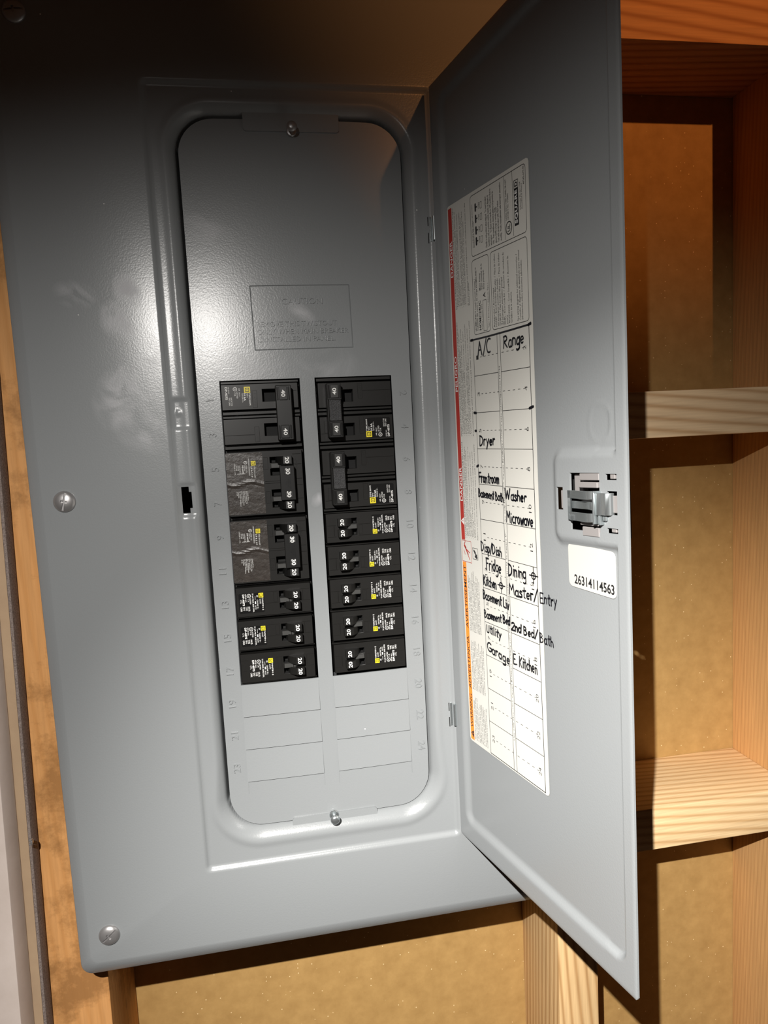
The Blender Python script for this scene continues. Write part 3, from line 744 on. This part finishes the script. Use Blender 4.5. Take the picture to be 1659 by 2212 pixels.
# ---- handwriting
def arc(cx, cy, rx, ry, a0, a1, n=8): return [(cx+rx*math.cos(math.radians(a0+(a1-a0)*i/n)), cy+ry*math.sin(math.radians(a0+(a1-a0)*i/n))) for i in range(n+1)]
X = .58
GL = {
 'A': (.62, [[(.0, 0), (.28, 1), (.5, .02)], [(.1, .4), (.45, .42)]]), 'C': (.5, [arc(.34, .5, .3, .5, 60, 300)]), 'R': (.6, [[(.05, 0), (.08, 1)], [(.02, .95)]+arc(.2, .76, .26, .22, 80, -90)+[(.1, .52), (.5, .02)]]),
 'D': (.62, [[(.06, .02), (.06, 1)], [(.0, 1)]+arc(.06, .5, .46, .5, 85, -88)]), 'F': (.5, [[(.08, -.05), (.06, 1)], [(.02, .97), (.48, 1.0)], [(.06, .55), (.38, .58)]]), 'B': (.55, [[(.05, 0), (.06, 1)], [(.03, 1)]+arc(.1, .77, .26, .22, 80, -80)+arc(.1, .28, .36, .28, 80, -90)]),
 'W': (.78, [[(0, 1), (.16, 0), (.34, .8), (.5, 0), (.74, 1.05)]]), 'M': (.7, [[(.03, 0), (.08, 1), (.3, .45), (.52, 1), (.62, .02)]]), 'K': (.55, [[(.06, 1), (.05, 0)], [(.46, .95), (.07, .48), (.5, .0)]]), 'L': (.45, [[(.08, 1), (.04, .05), (.42, .0)]]),
 'U': (.55, [[(.04, 1), (.04, .35)]+arc(.24, .28, .2, .26, 180, 360)+[(.46, 1)]]), 'G': (.62, [arc(.36, .5, .32, .5, 55, 340)+[(.62, .42), (.38, .42)]]), 'E': (.5, [[(.45, 1), (.06, .98), (.05, .0), (.46, .02)], [(.06, .5), (.36, .52)]]), '2': (.48, [arc(.22, .74, .2, .25, 160, -30)+[(.02, .02), (.46, .04)]]),
 'a': (.46, [arc(.2, X/2, .18, X/2, 50, 320)+[], [(.38, X), (.36, .1), (.44, 0)]]), 'n': (.44, [[(.04, X), (.05, 0)], [(.05, .32)]+arc(.2, .36, .16, .2, 150, 0)+[(.37, 0)]]), 'g': (.46, [arc(.2, X/2, .18, X/2, 50, 320), [(.38, X), (.39, -.28)]+arc(.2, -.28, .18, .14, 0, -150)]),
 'e': (.42, [[(.04, .28), (.34, .34)]+arc(.2, .3, .16, .28, 20, 310)]), 'r': (.36, [[(.05, X), (.06, 0)], [(.06, .3)]+arc(.22, .38, .15, .2, 150, 50)]), 'y': (.44, [[(.04, X), (.2, .1)], [(.4, X), (.2, .05), (.08, -.38)]]), 'o': (.42, [arc(.2, X/2, .17, X/2, 90, 450)]),
 't': (.36, [[(.18, .95), (.17, .06), (.28, 0)], [(.02, .62), (.34, .66)]]), 'm': (.62, [[(.04, X), (.05, 0)], [(.05, .35)]+arc(.16, .36, .12, .2, 150, 0)+[(.28, 0)], [(.28, .35)]+arc(.41, .36, .13, .2, 150, 0)+[(.55, 0)]]), 's': (.36, [[(.3, X-.04), (.12, X), (.05, .44), (.28, .26), (.3, .08), (.14, 0), (.02, .06)]]),
 'h': (.44, [[(.06, 1), (.05, 0)], [(.05, .3)]+arc(.2, .34, .16, .2, 150, 0)+[(.38, 0)]]), 'i': (.2, [[(.1, X), (.1, 0)], [(.1, .82), (.11, .86)]]), 'c': (.4, [arc(.24, X/2, .19, X/2, 55, 305)]), 'w': (.56, [[(.02, X), (.13, 0), (.27, X-.06), (.4, 0), (.52, X)]]), 'v': (.4, [[(.03, X), (.18, 0), (.36, X)]]),
 'p': (.45, [[(.05, X), (.04, -.4)], [(.05, .5)]+arc(.2, X/2, .18, X/2, 110, -130)]), 'd': (.46, [arc(.2, X/2, .18, X/2, 50, 320), [(.38, 1.0), (.38, 0)]]), 'l': (.2, [[(.1, 1), (.1, 0)]]), 'k': (.44, [[(.06, 1), (.05, 0)], [(.36, X), (.07, .28), (.38, 0)]]),
 '/': (.36, [[(.0, -.1), (.34, 1.1)]]), '.': (.16, [[(.06, .02), (.08, .05)]]), ' ': (.22, []),
}
rnd = random.Random(4)
def ribbon(gr, pts, w, fn, mi):
    """felt-pen stroke: quads plus round dots at the joints"""
    for i in range(len(pts)-1):
        a, b = pts[i], pts[i+1]; dx, dy = b[0]-a[0], b[1]-a[1]; L_ = math.hypot(dx, dy)
        if L_ < 1e-6: continue
        nx, ny = -dy/L_*w/2, dx/L_*w/2
        gr.add([fn(a[0]+nx, a[1]+ny), fn(a[0]-nx, a[1]-ny), fn(b[0]-nx, b[1]-ny), fn(b[0]+nx, b[1]+ny)], [(0, 1, 2, 3)], mi)
    for a in pts: gr.add([fn(a[0]+w/2*math.cos(k*math.pi/3), a[1]+w/2*math.sin(k*math.pi/3)) for k in range(6)], [tuple(range(6))], mi)
def hand(gr, text, s0, t0, s1, t1, hgt, fn, mi, w=.046, jit=.02):
    tot = sum(GL[c][0] for c in text)+.05*(len(text)-1)
    k = (s1-s0)/tot; x = 0.0
    for ci, c in enumerate(text):
        wd_, strokes = GL[c]
        dy = rnd.uniform(-.05, .05); sh = rnd.uniform(-.02, .10)
        for si, st in enumerate(strokes):
            pts = []
            for (px, py) in st:
                s = s0+(x+px+sh*py)*k; t = t0+(t1-t0)*(s-s0)/(s1-s0)+(py+dy)*hgt
                pts.append((s+rnd.uniform(-jit, jit)*hgt, t+rnd.uniform(-jit, jit)*hgt))
            hh = .0005*(ci % 2)+.00025*si
            ribbon(gr, pts, w*rnd.uniform(.85, 1.2), (lambda a, b, hh=hh: fn(a, b, hh)), mi)
        x += wd_+.05
FL = lambda a, b, hh=0: LQ(a, b, L4+hh)
for args in (('A/C', 1.43, 11.29, 2.06, 11.30, .37), ('Range', 2.70, 11.33, 3.62, 11.37, .30), ('Dryer', 1.32, 8.85, 2.12, 8.87, .27), ('Frontroom', 1.20, 7.83, 2.26, 7.85, .27),
             ('Basement Bath', 1.15, 7.44, 2.44, 7.37, .22), ('Washer', 2.52, 7.46, 3.50, 7.43, .26), ('Microwave', 2.54, 6.84, 3.74, 6.85, .29), ('Disp/Dish', 1.17, 5.90, 2.25, 5.88, .26),
             ('Fridge', 1.40, 5.40, 2.18, 5.42, .32), ('Kitchen', 1.22, 4.94, 1.91, 4.94, .27), ('Basement Liv', 1.16, 4.55, 2.50, 4.50, .25), ('Basement Bed', 1.19, 4.00, 2.52, 4.08, .22),
             ('Utility', 1.28, 3.60, 2.05, 3.60, .22), ('Garage', 1.26, 3.07, 2.42, 2.97, .25), ('Dining', 2.52, 5.43, 3.36, 5.46, .31), ('Master/', 2.54, 4.92, 3.80, 4.98, .28),
             ('2nd Bed/', 2.57, 3.97, 3.76, 4.00, .22), ('E. Kitchen', 2.60, 3.05, 3.70, 3.08, .28)): hand(g, *args, FL, 5)
for cs, ct in ((2.15, 5.08), (3.68, 5.60)):
    ribbon(g, arc(cs, ct, .085, .085, 0, 360, 12), .035, FL, 5); ribbon(g, [(cs, ct+.22), (cs, ct-.20)], .03, FL, 5); ribbon(g, [(cs-.17, ct), (cs+.19, ct+.01)], .034, FL, 5)
ribbon(g, [(1.09, 11.74), (2.0, 11.735), (3.0, 11.745), (3.93, 11.765)], .045, FL, 5)
for a, b in (((1.07, 11.74), (1.18, 11.74)), ((3.82, 11.76), (3.92, 11.785)), ((1.10, 9.76), (1.22, 9.75)), ((3.76, 9.765), (3.92, 9.80)), ((1.12, 9.26), (1.18, 9.26)), ((1.13, 8.27), (1.22, 8.30))): ribbon(g, [a, b], .07, FL, 5)
lab = g.build('directory_label', MATS_L, door, merge=False)

# writing that runs off the sheet onto the door
g = G(CO)
def FD(a, b, hh=0):
    q = LQ(a, b, 0); return (q[0]+DN[0]*(.0025+hh), q[1]+DN[1]*(.0025+hh), q[2])
hand(g, 'Entry', 3.92, 4.97, 4.62, 5.02, .26, lambda a, b, hh=0: FD(a, b, hh+.012), 0, .034)
hand(g, 'Bath', 3.86, 3.95, 4.42, 3.98, .24, lambda a, b, hh=0: FD(a, b, hh+.012), 0, .036)
g.build('marker_writing', [M_marker], door, merge=False)

# asset number sticker
g = G(CO)
SQ = [(5.875, -5.64), (7.46, -5.73), (7.46, -4.72), (5.875, -4.63)]
def SQf(a, b, h=0):
    a_, b_ = a/1.6, b/1.0
    u = (1-a_)*(1-b_)*SQ[0][0]+a_*(1-b_)*SQ[1][0]+a_*b_*SQ[2][0]+(1-a_)*b_*SQ[3][0]
    z = (1-a_)*(1-b_)*SQ[0][1]+a_*(1-b_)*SQ[1][1]+a_*b_*SQ[2][1]+(1-a_)*b_*SQ[3][1]
    return Dw(u, z, -.098+h)
pts = rrect(0, 1.6, 0, 1.0, .13, 5)
g.add([SQf(a, b, .008) for a, b in pts]+[SQf(a, b, 0) for a, b in pts], [tuple(range(24)), tuple(range(47, 23, -1))]+[(i, (i+1) % 24, (i+1) % 24+24, i+24) for i in range(24)], 0)
put(g, text2d('26314114563', 1.34, .22, .020, res=3), lambda x, y: SQf(.20+x, .08+y, .011), 1)
g.build('number_sticker', [M_sticker, M_ink], door, merge=False)

# ================================================================== BREAKERS
BM = [M_black, M_dark, M_black2, M_mid, M_wht, M_yel, M_lbl, M_foil, M_tblack, M_face]
def cw(g, body, x0, z0, length, hgt, y, mi=4, bold=0.0, res=1, align='LEFT', line=1.0):
    """text reading downwards: x0 = bottom side (left), z0 = start at the top"""
    put(g, text2d(body, length, hgt, bold, align, res, 1.0, line), lambda a, b: (x0+b, y, z0-a), mi)
def logo(g, x, z, s, y):
    g.poly([(x, z), (x+s, z), (x+s, z-s), (x, z-s)], y, 5)
    k = s*.17; g.poly([(x+k, z-k), (x+s-k, z-k), (x+s-k, z-s+k), (x+k, z-s+k)], y-.0015, 6)
    k = s*.27; g.poly([(x+k, z-k), (x+s-k, z-k), (x+s-k, z-s+k), (x+k, z-s+k)], y-.003, 5)
    k = s*.42; g.poly([(x+k, z-k), (x+s-k, z-k), (x+s-k, z-s+k), (x+k, z-s+k)], y-.0045, 6)
def ul(g, cx, cz, r, y):
    for i in range(12):
        a, b = 2*math.pi*i/12, 2*math.pi*(i+1)/12
        g.add([(cx+r*math.cos(a), y, cz+r*math.sin(a)), (cx+r*math.cos(b), y, cz+r*math.sin(b)), (cx+.78*r*math.cos(b), y, cz+.78*r*math.sin(b)), (cx+.78*r*math.cos(a), y, cz+.78*r*math.sin(a))], [(0, 1, 2, 3)], 4)
    cw(g, 'UL', cx-r*.35, cz+r*.45, r*.9, r*.7, y, res=1, bold=.02)
def framed_face(g, x0, x1, z0, z1, y0, wells, mi=0):
    """plate at y0 with rectangular wells left open (z measured downward negative)"""
    X_ = sorted({x0, x1}|{v for w in wells for v in w[:2]}); Z_ = sorted({z0, z1}|{v for w in wells for v in w[2:]})
    for i in range(len(X_)-1):
        for j in range(len(Z_)-1):
            xm, zm = (X_[i]+X_[i+1])/2, (Z_[j]+Z_[j+1])/2
            if any(w[0] < xm < w[1] and w[2] < zm < w[3] for w in wells): continue
            g.add([(X_[i], y0, Z_[j]), (X_[i+1], y0, Z_[j]), (X_[i+1], y0, Z_[j+1]), (X_[i], y0, Z_[j+1])], [(0, 1, 2, 3)], mi)
    for a, b, c, d in wells:
        y1 = y0+.30
        g.add([(a, y0, c), (b, y0, c), (b, y0, d), (a, y0, d), (a, y1, c), (b, y1, c), (b, y1, d), (a, y1, d)], [(0, 1, 5, 4), (1, 2, 6, 5), (2, 3, 7, 6), (3, 0, 4, 7), (4, 5, 6, 7)], 1)
def body(n, wells, style):
    g = G(ORG2)
    H = n
    y0 = -.055 if style != 'flat' else -.06
    g.box(0, .0+2.29, .235, 2.4, -H+.012, -.012, 0)                     # case
    for k in range(n if style == 'pole' else 1):
        zt, zb = (-k-.115, -k-.835) if style == 'pole' else (-.075, -H+.06)
        ws = [w for w in wells if zb < (w[2]+w[3])/2 < zt]
        xa, xb = .03, 2.22
        framed_face(g, xa, xb, zb, zt, y0-.02, ws)
        fr = [(xa, zt), (xb, zt), (xb, zb), (xa, zb)]
        bk = [(xa-.02, zt+.02), (xb+.02, zt+.02), (xb+.02, zb-.02), (xa-.02, zb-.02)]
        g.add([(a, y0-.02, c) for a, c in fr]+[(a, .24, c) for a, c in bk], [(i, (i+1) % 4, (i+1) % 4+4, i+4) for i in range(4)], 0)
        if style == 'pole':                                             # side rail above and below each face
            g.box(.02, 2.26, -.012, .24, -k-.985, -k-.895, 0)
            g.box(.02, 2.26, -.004, .24, -k-.085, -k-.02, 0)
    return g, y0-.02
ORG2 = (0, 0, 0)
def lever(g, z0, z1, y0, x_well, xh0, xh1, yh, mi=2):
    """toggle: a neck leaning out of the well and a head; side profile in (x, y) swept in z"""
    prof = [(x_well, y0+.10), (x_well+.05, y0-.03), (xh0-.02, yh+.06), (xh0+.05, yh), (xh1-.01, yh), (xh1, yh+.03), (xh1-.01, y0+.0), (xh1-.10, y0+.10)]
    n_ = len(prof)
    vs = [(a, b, z1) for a, b in prof]+[(a, b, z0) for a, b in prof]
    g.add(vs, [tuple(range(n_)), tuple(range(2*n_-1, n_-1, -1))]+[(i, i+n_, (i+1) % n_+n_, (i+1) % n_) for i in range(n_)], mi)
def finish(root, parts):
    for nm, g, bev, mg in parts:
        o = g.build(nm, BM, root, bevel=bev, merge=mg)
        o.location = (0, 0, 0)
        if nm in ('printed_label', 'raised_marking', 'tie_marking'): o['kind'] = 'stuff'

def seams(g, zs_, x0, x1, y):
    for z in zs_: g.box(x0, x1, y-.006, y+.01, z-.007, z+.007, 0)
def make_two_pole(textured):
    root = empty('circuit_breaker', 0, 0, 0)
    wells = [(1.19, 1.62, -.63, -.27), (1.19, 1.62, -1.63, -1.27)]
    g, y = body(2, wells, 'pole')
    seams(g, (-.34,), 1.95, 2.2, y); seams(g, (-1.58,), .05, .9, y)
    g.box(.90, 1.04, y-.006, y+.01, -.80, -.30); g.box(.90, 1.04, y-.006, y+.01, -1.80, -1.35)
    g.box(1.98, 2.10, y-.006, y+.01, -.72, -.36)
    parts = [('case', g, .012, True)]
    g = G(ORG2)
    if textured: g.box(1.59, 1.97, -.43, -.12, -1.33, -.68, 8); g.box(1.92, 2.02, -.40, -.12, -1.79, -.22, 2)
    else: g.box(1.56, 2.02, -.44, -.12, -1.79, -.21, 2)
    parts.append(('handle_tie', g, .022, True))
    for k in (0, 1):
        g = G(ORG2)
        zt = -.22-k*1.09 if not textured else -.22-k*1.08
        z1, z0 = (-.24, -.66) if k == 0 else (-1.34, -1.76)
        g.box(1.62, 1.80, -.30, .10, z0+.05, z1-.05, 2)
        if textured:
            g.box(1.58, 1.99, -.45, -.14, z0-.03, z1+.03, 2)
        g.box(1.66, 1.90, -.475, -.40, z0+.02, z1-.02, 2 if not textured else 9)
        g.box(1.60, 1.635, -.475, -.40, z0+.02, z1-.02, 2); g.box(1.925, 1.96, -.475, -.40, z0+.02, z1-.02, 2)
        parts.append(('handle', g, .012, True))
    g = G(ORG2)
    for zc in (-.45, -1.55): cw(g, '40', 1.725, zc+.10, .20, .115, -.478, bold=.02, res=3)
    g.poly(rrect(.10, .87, -.76, -.16, .05, 3), y-.004, 6 if textured else 0)
    yy = y-.007
    logo(g, .675, -.185, .175, yy)
    cw(g, 'TYPE HOM', .80, -.37, .35, .05, yy, bold=.02); cw(g, 'TIPO', .735, -.37, .13, .045, yy); cw(g, '10 kA', .655, -.37, .22, .06, yy, bold=.03)
    cw(g, '120/240 V~', .60, -.37, .27, .042, yy); cw(g, 'AIR  AIC®', .52, -.22, .25, .04, yy)
    ul(g, .42, -.245, .06, yy); cw(g, 'LISTED', .45, -.32, .20, .042, yy); cw(g, 'C.B.', .39, -.33, .12, .042, yy)
    cw(g, 'HACR TYPE\nTIPO CARR', .22, -.48, .24, .10, yy); cw(g, 'ISSUE NO.', .215, -.18, .2, .04, yy); cw(g, 'DP-4075', .13, -.18, .36, .065, yy, bold=.02, res=2)
    parts.append(('printed_label', g, 0, False))
    g = G(ORG2)
    for (bd, xx, zz_, ln) in (('I OFF', .93, -.38, .38), ('O/OFF', .93, -1.40, .38), ('ON', 2.0, -.45, .2)):
        t = text2d(bd, ln, .085, -.01, res=1); put_solid(g, t, lambda a, b, l: (xx+b, y-.004-l, zz_-a), .008, 0)
    parts.append(('raised_marking', g, 0, False))
    return root, parts
def tog_set(g, zc, y, tie):
    pass
def make_quad():
    root = empty('circuit_breaker', 0, 0, 0)
    ws = [(1.28, 1.62, -.43, -.26), (1.28, 1.62, -.80, -.60), (1.28, 1.62, -1.42, -1.22), (1.28, 1.62, -1.75, -1.58)]
    g, y = body(2, ws, 'flat')
    seams(g, (-.20, -.50, -.93, -1.12, -1.52), 1.94, 2.2, y); seams(g, (-.97, -1.03), 1.1, 1.55, y)
    g.box(1.08, 1.22, y-.006, y+.01, -.62, -.26); g.box(1.10, 1.24, y-.006, y+.01, -1.62, -1.26)
    parts = [('case', g, .012, True)]
    g = G(ORG2)
    for a, b in ((-.59, -.44), (-1.57, -1.43)):
        g = G(ORG2); parts.append(('well_bridge', g, .01, True))
        g.box(1.30, 1.56, y-.05, y+.05, a, b, 3); g.prism([(1.56, a+.01), (1.78, (a+b)/2), (1.56, b-.01)], y-.05, y+.02, 3)
    for zc in (-.37, -1.68):
        g = G(ORG2); lever(g, zc-.12, zc+.12, y, 1.44, 1.62, 1.92, -.34); g.box(1.66, 1.88, -.346, -.33, zc-.10, zc+.10, 9)
        cw(g, '20', 1.71, zc+.09, .19, .12, -.349, bold=.02, res=3); parts.append(('toggle', g, 0, False))
    g = G(ORG2); g.box(1.54, 1.96, -.44, -.12, -1.54, -.53, 2)
    g.box(1.66, 1.88, -.448, -.42, -.80, -.60, 9); g.box(1.66, 1.88, -.448, -.42, -1.47, -1.27, 9)
    g.box(1.60, 1.80, -.30, .10, -.78, -.62, 2); g.box(1.60, 1.80, -.30, .10, -1.42, -1.26, 2)
    parts.append(('handle_tie', g, .02, True))
    g = G(ORG2)
    for zc in (-.70, -1.37): cw(g, '30', 1.71, zc+.09, .18, .12, -.452, bold=.02, res=3)
    t = text2d('CONNECTED\nHANDLES\nTIED', .36, .14, -.01, 'CENTER', 1)
    put_solid(g, t, lambda a, b, l: (1.70+b, -.44-l, -.86-a), .006, 2)
    parts.append(('tie_marking', g, 0, False))
    # creased foil label
    g = G(ORG2); nx_, nz_ = 8, 40
    vs = []
    for i in range(nx_+1):
        for j in range(nz_+1):
            x = .01+1.06*i/nx_; z = -.10-1.80*j/nz_
            h = .0022*math.sin(z*9+x*2)+.016*math.exp(-((z+1.00+.05*math.sin(x*7))/.05)**2)
            vs.append((x, y-.006-abs(h), z))
    g.add(vs, [(i*(nz_+1)+j, (i+1)*(nz_+1)+j, (i+1)*(nz_+1)+j+1, i*(nz_+1)+j+1) for i in range(nx_) for j in range(nz_)], 7)
    yy = y-.017
    logo(g, .73, -.345, .13, yy)
    cw(g, 'TYPE TIPO HOMT', .80, -.50, .34, .04, yy); cw(g, '2 P & 2 1 P', .715, -.50, .32, .045, yy, bold=.01); cw(g, 'INDEPENDENT/INDEPENDIENTES', .65, -.27, .50, .035, yy)
    ul(g, .57, -.385, .05, yy); cw(g, 'LISTED C.B.', .57, -.46, .22, .035, yy); cw(g, 'ISSUE NO', .52, -.46, .16, .032, yy); cw(g, 'DP-4075', .46, -.46, .25, .045, yy, bold=.02)
    cw(g, '10 kA MAX RMS SYM\nHACR TYPE\nTIPO CARR', .29, -.46, .26, .13, yy); cw(g, '120/240 V~ CTL', .24, -.40, .34, .03, yy); 
    put(g, text2d('LABEL5541', .22, .03), lambda a, b: (.32+a, yy, -.72+b), 4)
    cw(g, "Outside Poles:\nNot Common Trip\nPoles extérieurs:\nPas à déclenchement\nPolos exteriores:\nSin disparo simultáneo\nCommun:\n15 kA", .26, -1.22, .44, .34, yy, bold=.006)
    parts.append(('printed_label', g, 0, False))
    g = G(ORG2)
    for (bd, xx, zz_, ln) in (('O OFF', 1.10, -.28, .32), ('O OFF', 1.12, -1.28, .32), ('ON', 2.0, -.33, .3)):
        t = text2d(bd, ln, .075, -.01, res=1); put_solid(g, t, lambda a, b, l: (xx+b, y-.004-l, zz_-a), .008, 0)
    parts.append(('raised_marking', g, 0, False))
    return root, parts
def make_tandem(lx, black):
    root = empty('circuit_breaker', 0, 0, 0)
    ws = [(1.29, 1.62, -.45, -.25), (1.29, 1.62, -.78, -.61)]
    g, y = body(1, ws, 'flat')
    seams(g, (-.24, -.585), 1.93, 2.2, y); seams(g, (-.245, -.585), .86 if lx < .2 else 1.05, 1.26, y); seams(g, (-.26, -.58), .05, .09 if lx < .2 else .25, y)
    g.box(.02, 2.26, -.03, .24, -.985, -.955, 0)
    g.box(1.12, 1.24, y-.006, y+.01, -.56, -.27)
    g.box(1.98, 2.0, y-.006, y+.01, -.57, -.26)
    parts = [('case', g, .010, True)]
    g = G(ORG2); g.box(1.30, 1.58, y-.05, y+.05, -.60, -.455, 3); g.prism([(1.58, -.595), (1.78, -.53), (1.58, -.46)], y-.05, y+.02, 3)
    parts.append(('well_bridge', g, .01, True))
    for zc in (-.355, -.68):
        g = G(ORG2); lever(g, zc-.11, zc+.11, y, 1.42, 1.62, 1.90, -.33, 0)
        g.box(1.66, 1.87, -.336, -.32, zc-.10, zc+.10, 0)
        cw(g, '20', 1.71, zc+.09, .19, .115, -.339, bold=.02, res=3); parts.append(('toggle', g, 0, False))
    g = G(ORG2); yy = y-.007
    g.poly(rrect(lx, lx+.74, -.84, -.245, .035, 3), y-.004, 6 if black else 0)
    X0 = lx
    logo(g, X0+.585, -.26, .135, yy)
    cw(g, 'TYPE/TIPO E', X0+.67, -.40, .38, .042, yy, bold=.015); cw(g, 'HOMT', X0+.60, -.44, .15, .042, yy); cw(g, 'S1', X0+.52, -.32, .05, .045, yy, bold=.03)
    cw(g, '120/240 V~', X0+.52, -.46, .28, .045, yy, bold=.01); g.poly([(X0+.475, -.34), (X0+.483, -.34), (X0+.483, -.46), (X0+.475, -.46)], yy, 4); g.poly([(X0+.465, -.50), (X0+.495, -.50), (X0+.495, -.58), (X0+.465, -.58)], yy, 4)
    cw(g, 'AICM', X0+.46, -.62, .12, .04, yy); cw(g, '10 kA MAX. RMS SYM.', X0+.39, -.26, .56, .045, yy, bold=.015)
    ul(g, X0+.30, -.325, .06, yy); cw(g, 'LISTED', X0+.315, -.40, .18, .04, yy, bold=.01); cw(g, 'C.B.', X0+.26, -.41, .1, .04, yy)
    cw(g, 'ISSUE NO.', X0+.185, -.27, .25, .04, yy, bold=.01); cw(g, 'DP-4075', X0+.105, -.27, .34, .06, yy, bold=.03, res=2); cw(g, 'CTL', X0+.04, -.42, .12, .045, yy)
    cw(g, 'HACR\nTYPE\nTIPO\nCARR', X0+.035, -.64, .145, .28, yy, bold=.01)
    parts.append(('printed_label', g, 0, False))
    return root, parts
def dup(root):
    r = root.copy(); COL.objects.link(r)
    for ch in root.children:
        c = ch.copy(); COL.objects.link(c); c.parent = r
    return r
def place(o, col, row, rows):
    """row = z of the top edge; the right column is the left one turned half round"""
    if col == 'L': o.location = W3(CL[0]+.005, .0, row)
    else: o.location = W3(CR[1]-.005, .0, row-rows); o.rotation_euler = (0, math.pi, 0)
protos = {}
for k, f in (('pole_a', lambda: make_two_pole(False)), ('pole_b', lambda: make_two_pole(True)), ('quad', make_quad), ('tan_a', lambda: make_tandem(.10, True)), ('tan_b', lambda: make_tandem(.255, False))):
    r_, parts = f(); finish(r_, parts); protos[k] = [r_, False]
GB = 'black circuit breakers in two columns'
def brk(kind, col, row, rows, label):
    r_, used_ = protos[kind]
    o = dup(r_) if used_ else r_
    protos[kind][1] = True
    place(o, col, row, rows); tag(o, label, 'circuit breaker', GB)
brk('pole_a', 'L', 0, 2, 'black two-pole 40 amp breaker with smooth handle tie, top of left column')
brk('quad', 'L', -2, 2, 'black four-toggle 20 and 30 amp breaker just below the left column\'s 40 amp one')
brk('quad', 'L', -4, 2, 'black four-toggle 20 and 30 amp breaker above the three twin ones of the left column')
brk('tan_a', 'L', -6, 1, 'black twin 20 amp breaker, uppermost of the three low in the left column')
brk('tan_a', 'L', -7, 1, 'black twin 20 amp breaker, middle one of the three low in the left column')
brk('tan_b', 'L', -8, 1, 'black twin 20 amp breaker at the bottom of the left column, label set inward')
brk('pole_b', 'R', 0, 2, 'black two-pole 40 amp breaker with rough handle tie, top of right column')
brk('pole_b', 'R', -2, 2, 'second black two-pole 40 amp breaker of the right column, directly above the twin ones')
for k, w_ in enumerate(('uppermost of the five low in the right column', 'second from the top of the five low in the right column', 'middle one of the five low in the right column',
                        'second from the bottom of the five low in the right column', 'lowest one of the right column, above the blank plates')):
    brk('tan_b' if k else 'tan_a', 'R', -4-k, 1, 'twin 20 amp breaker, '+w_)
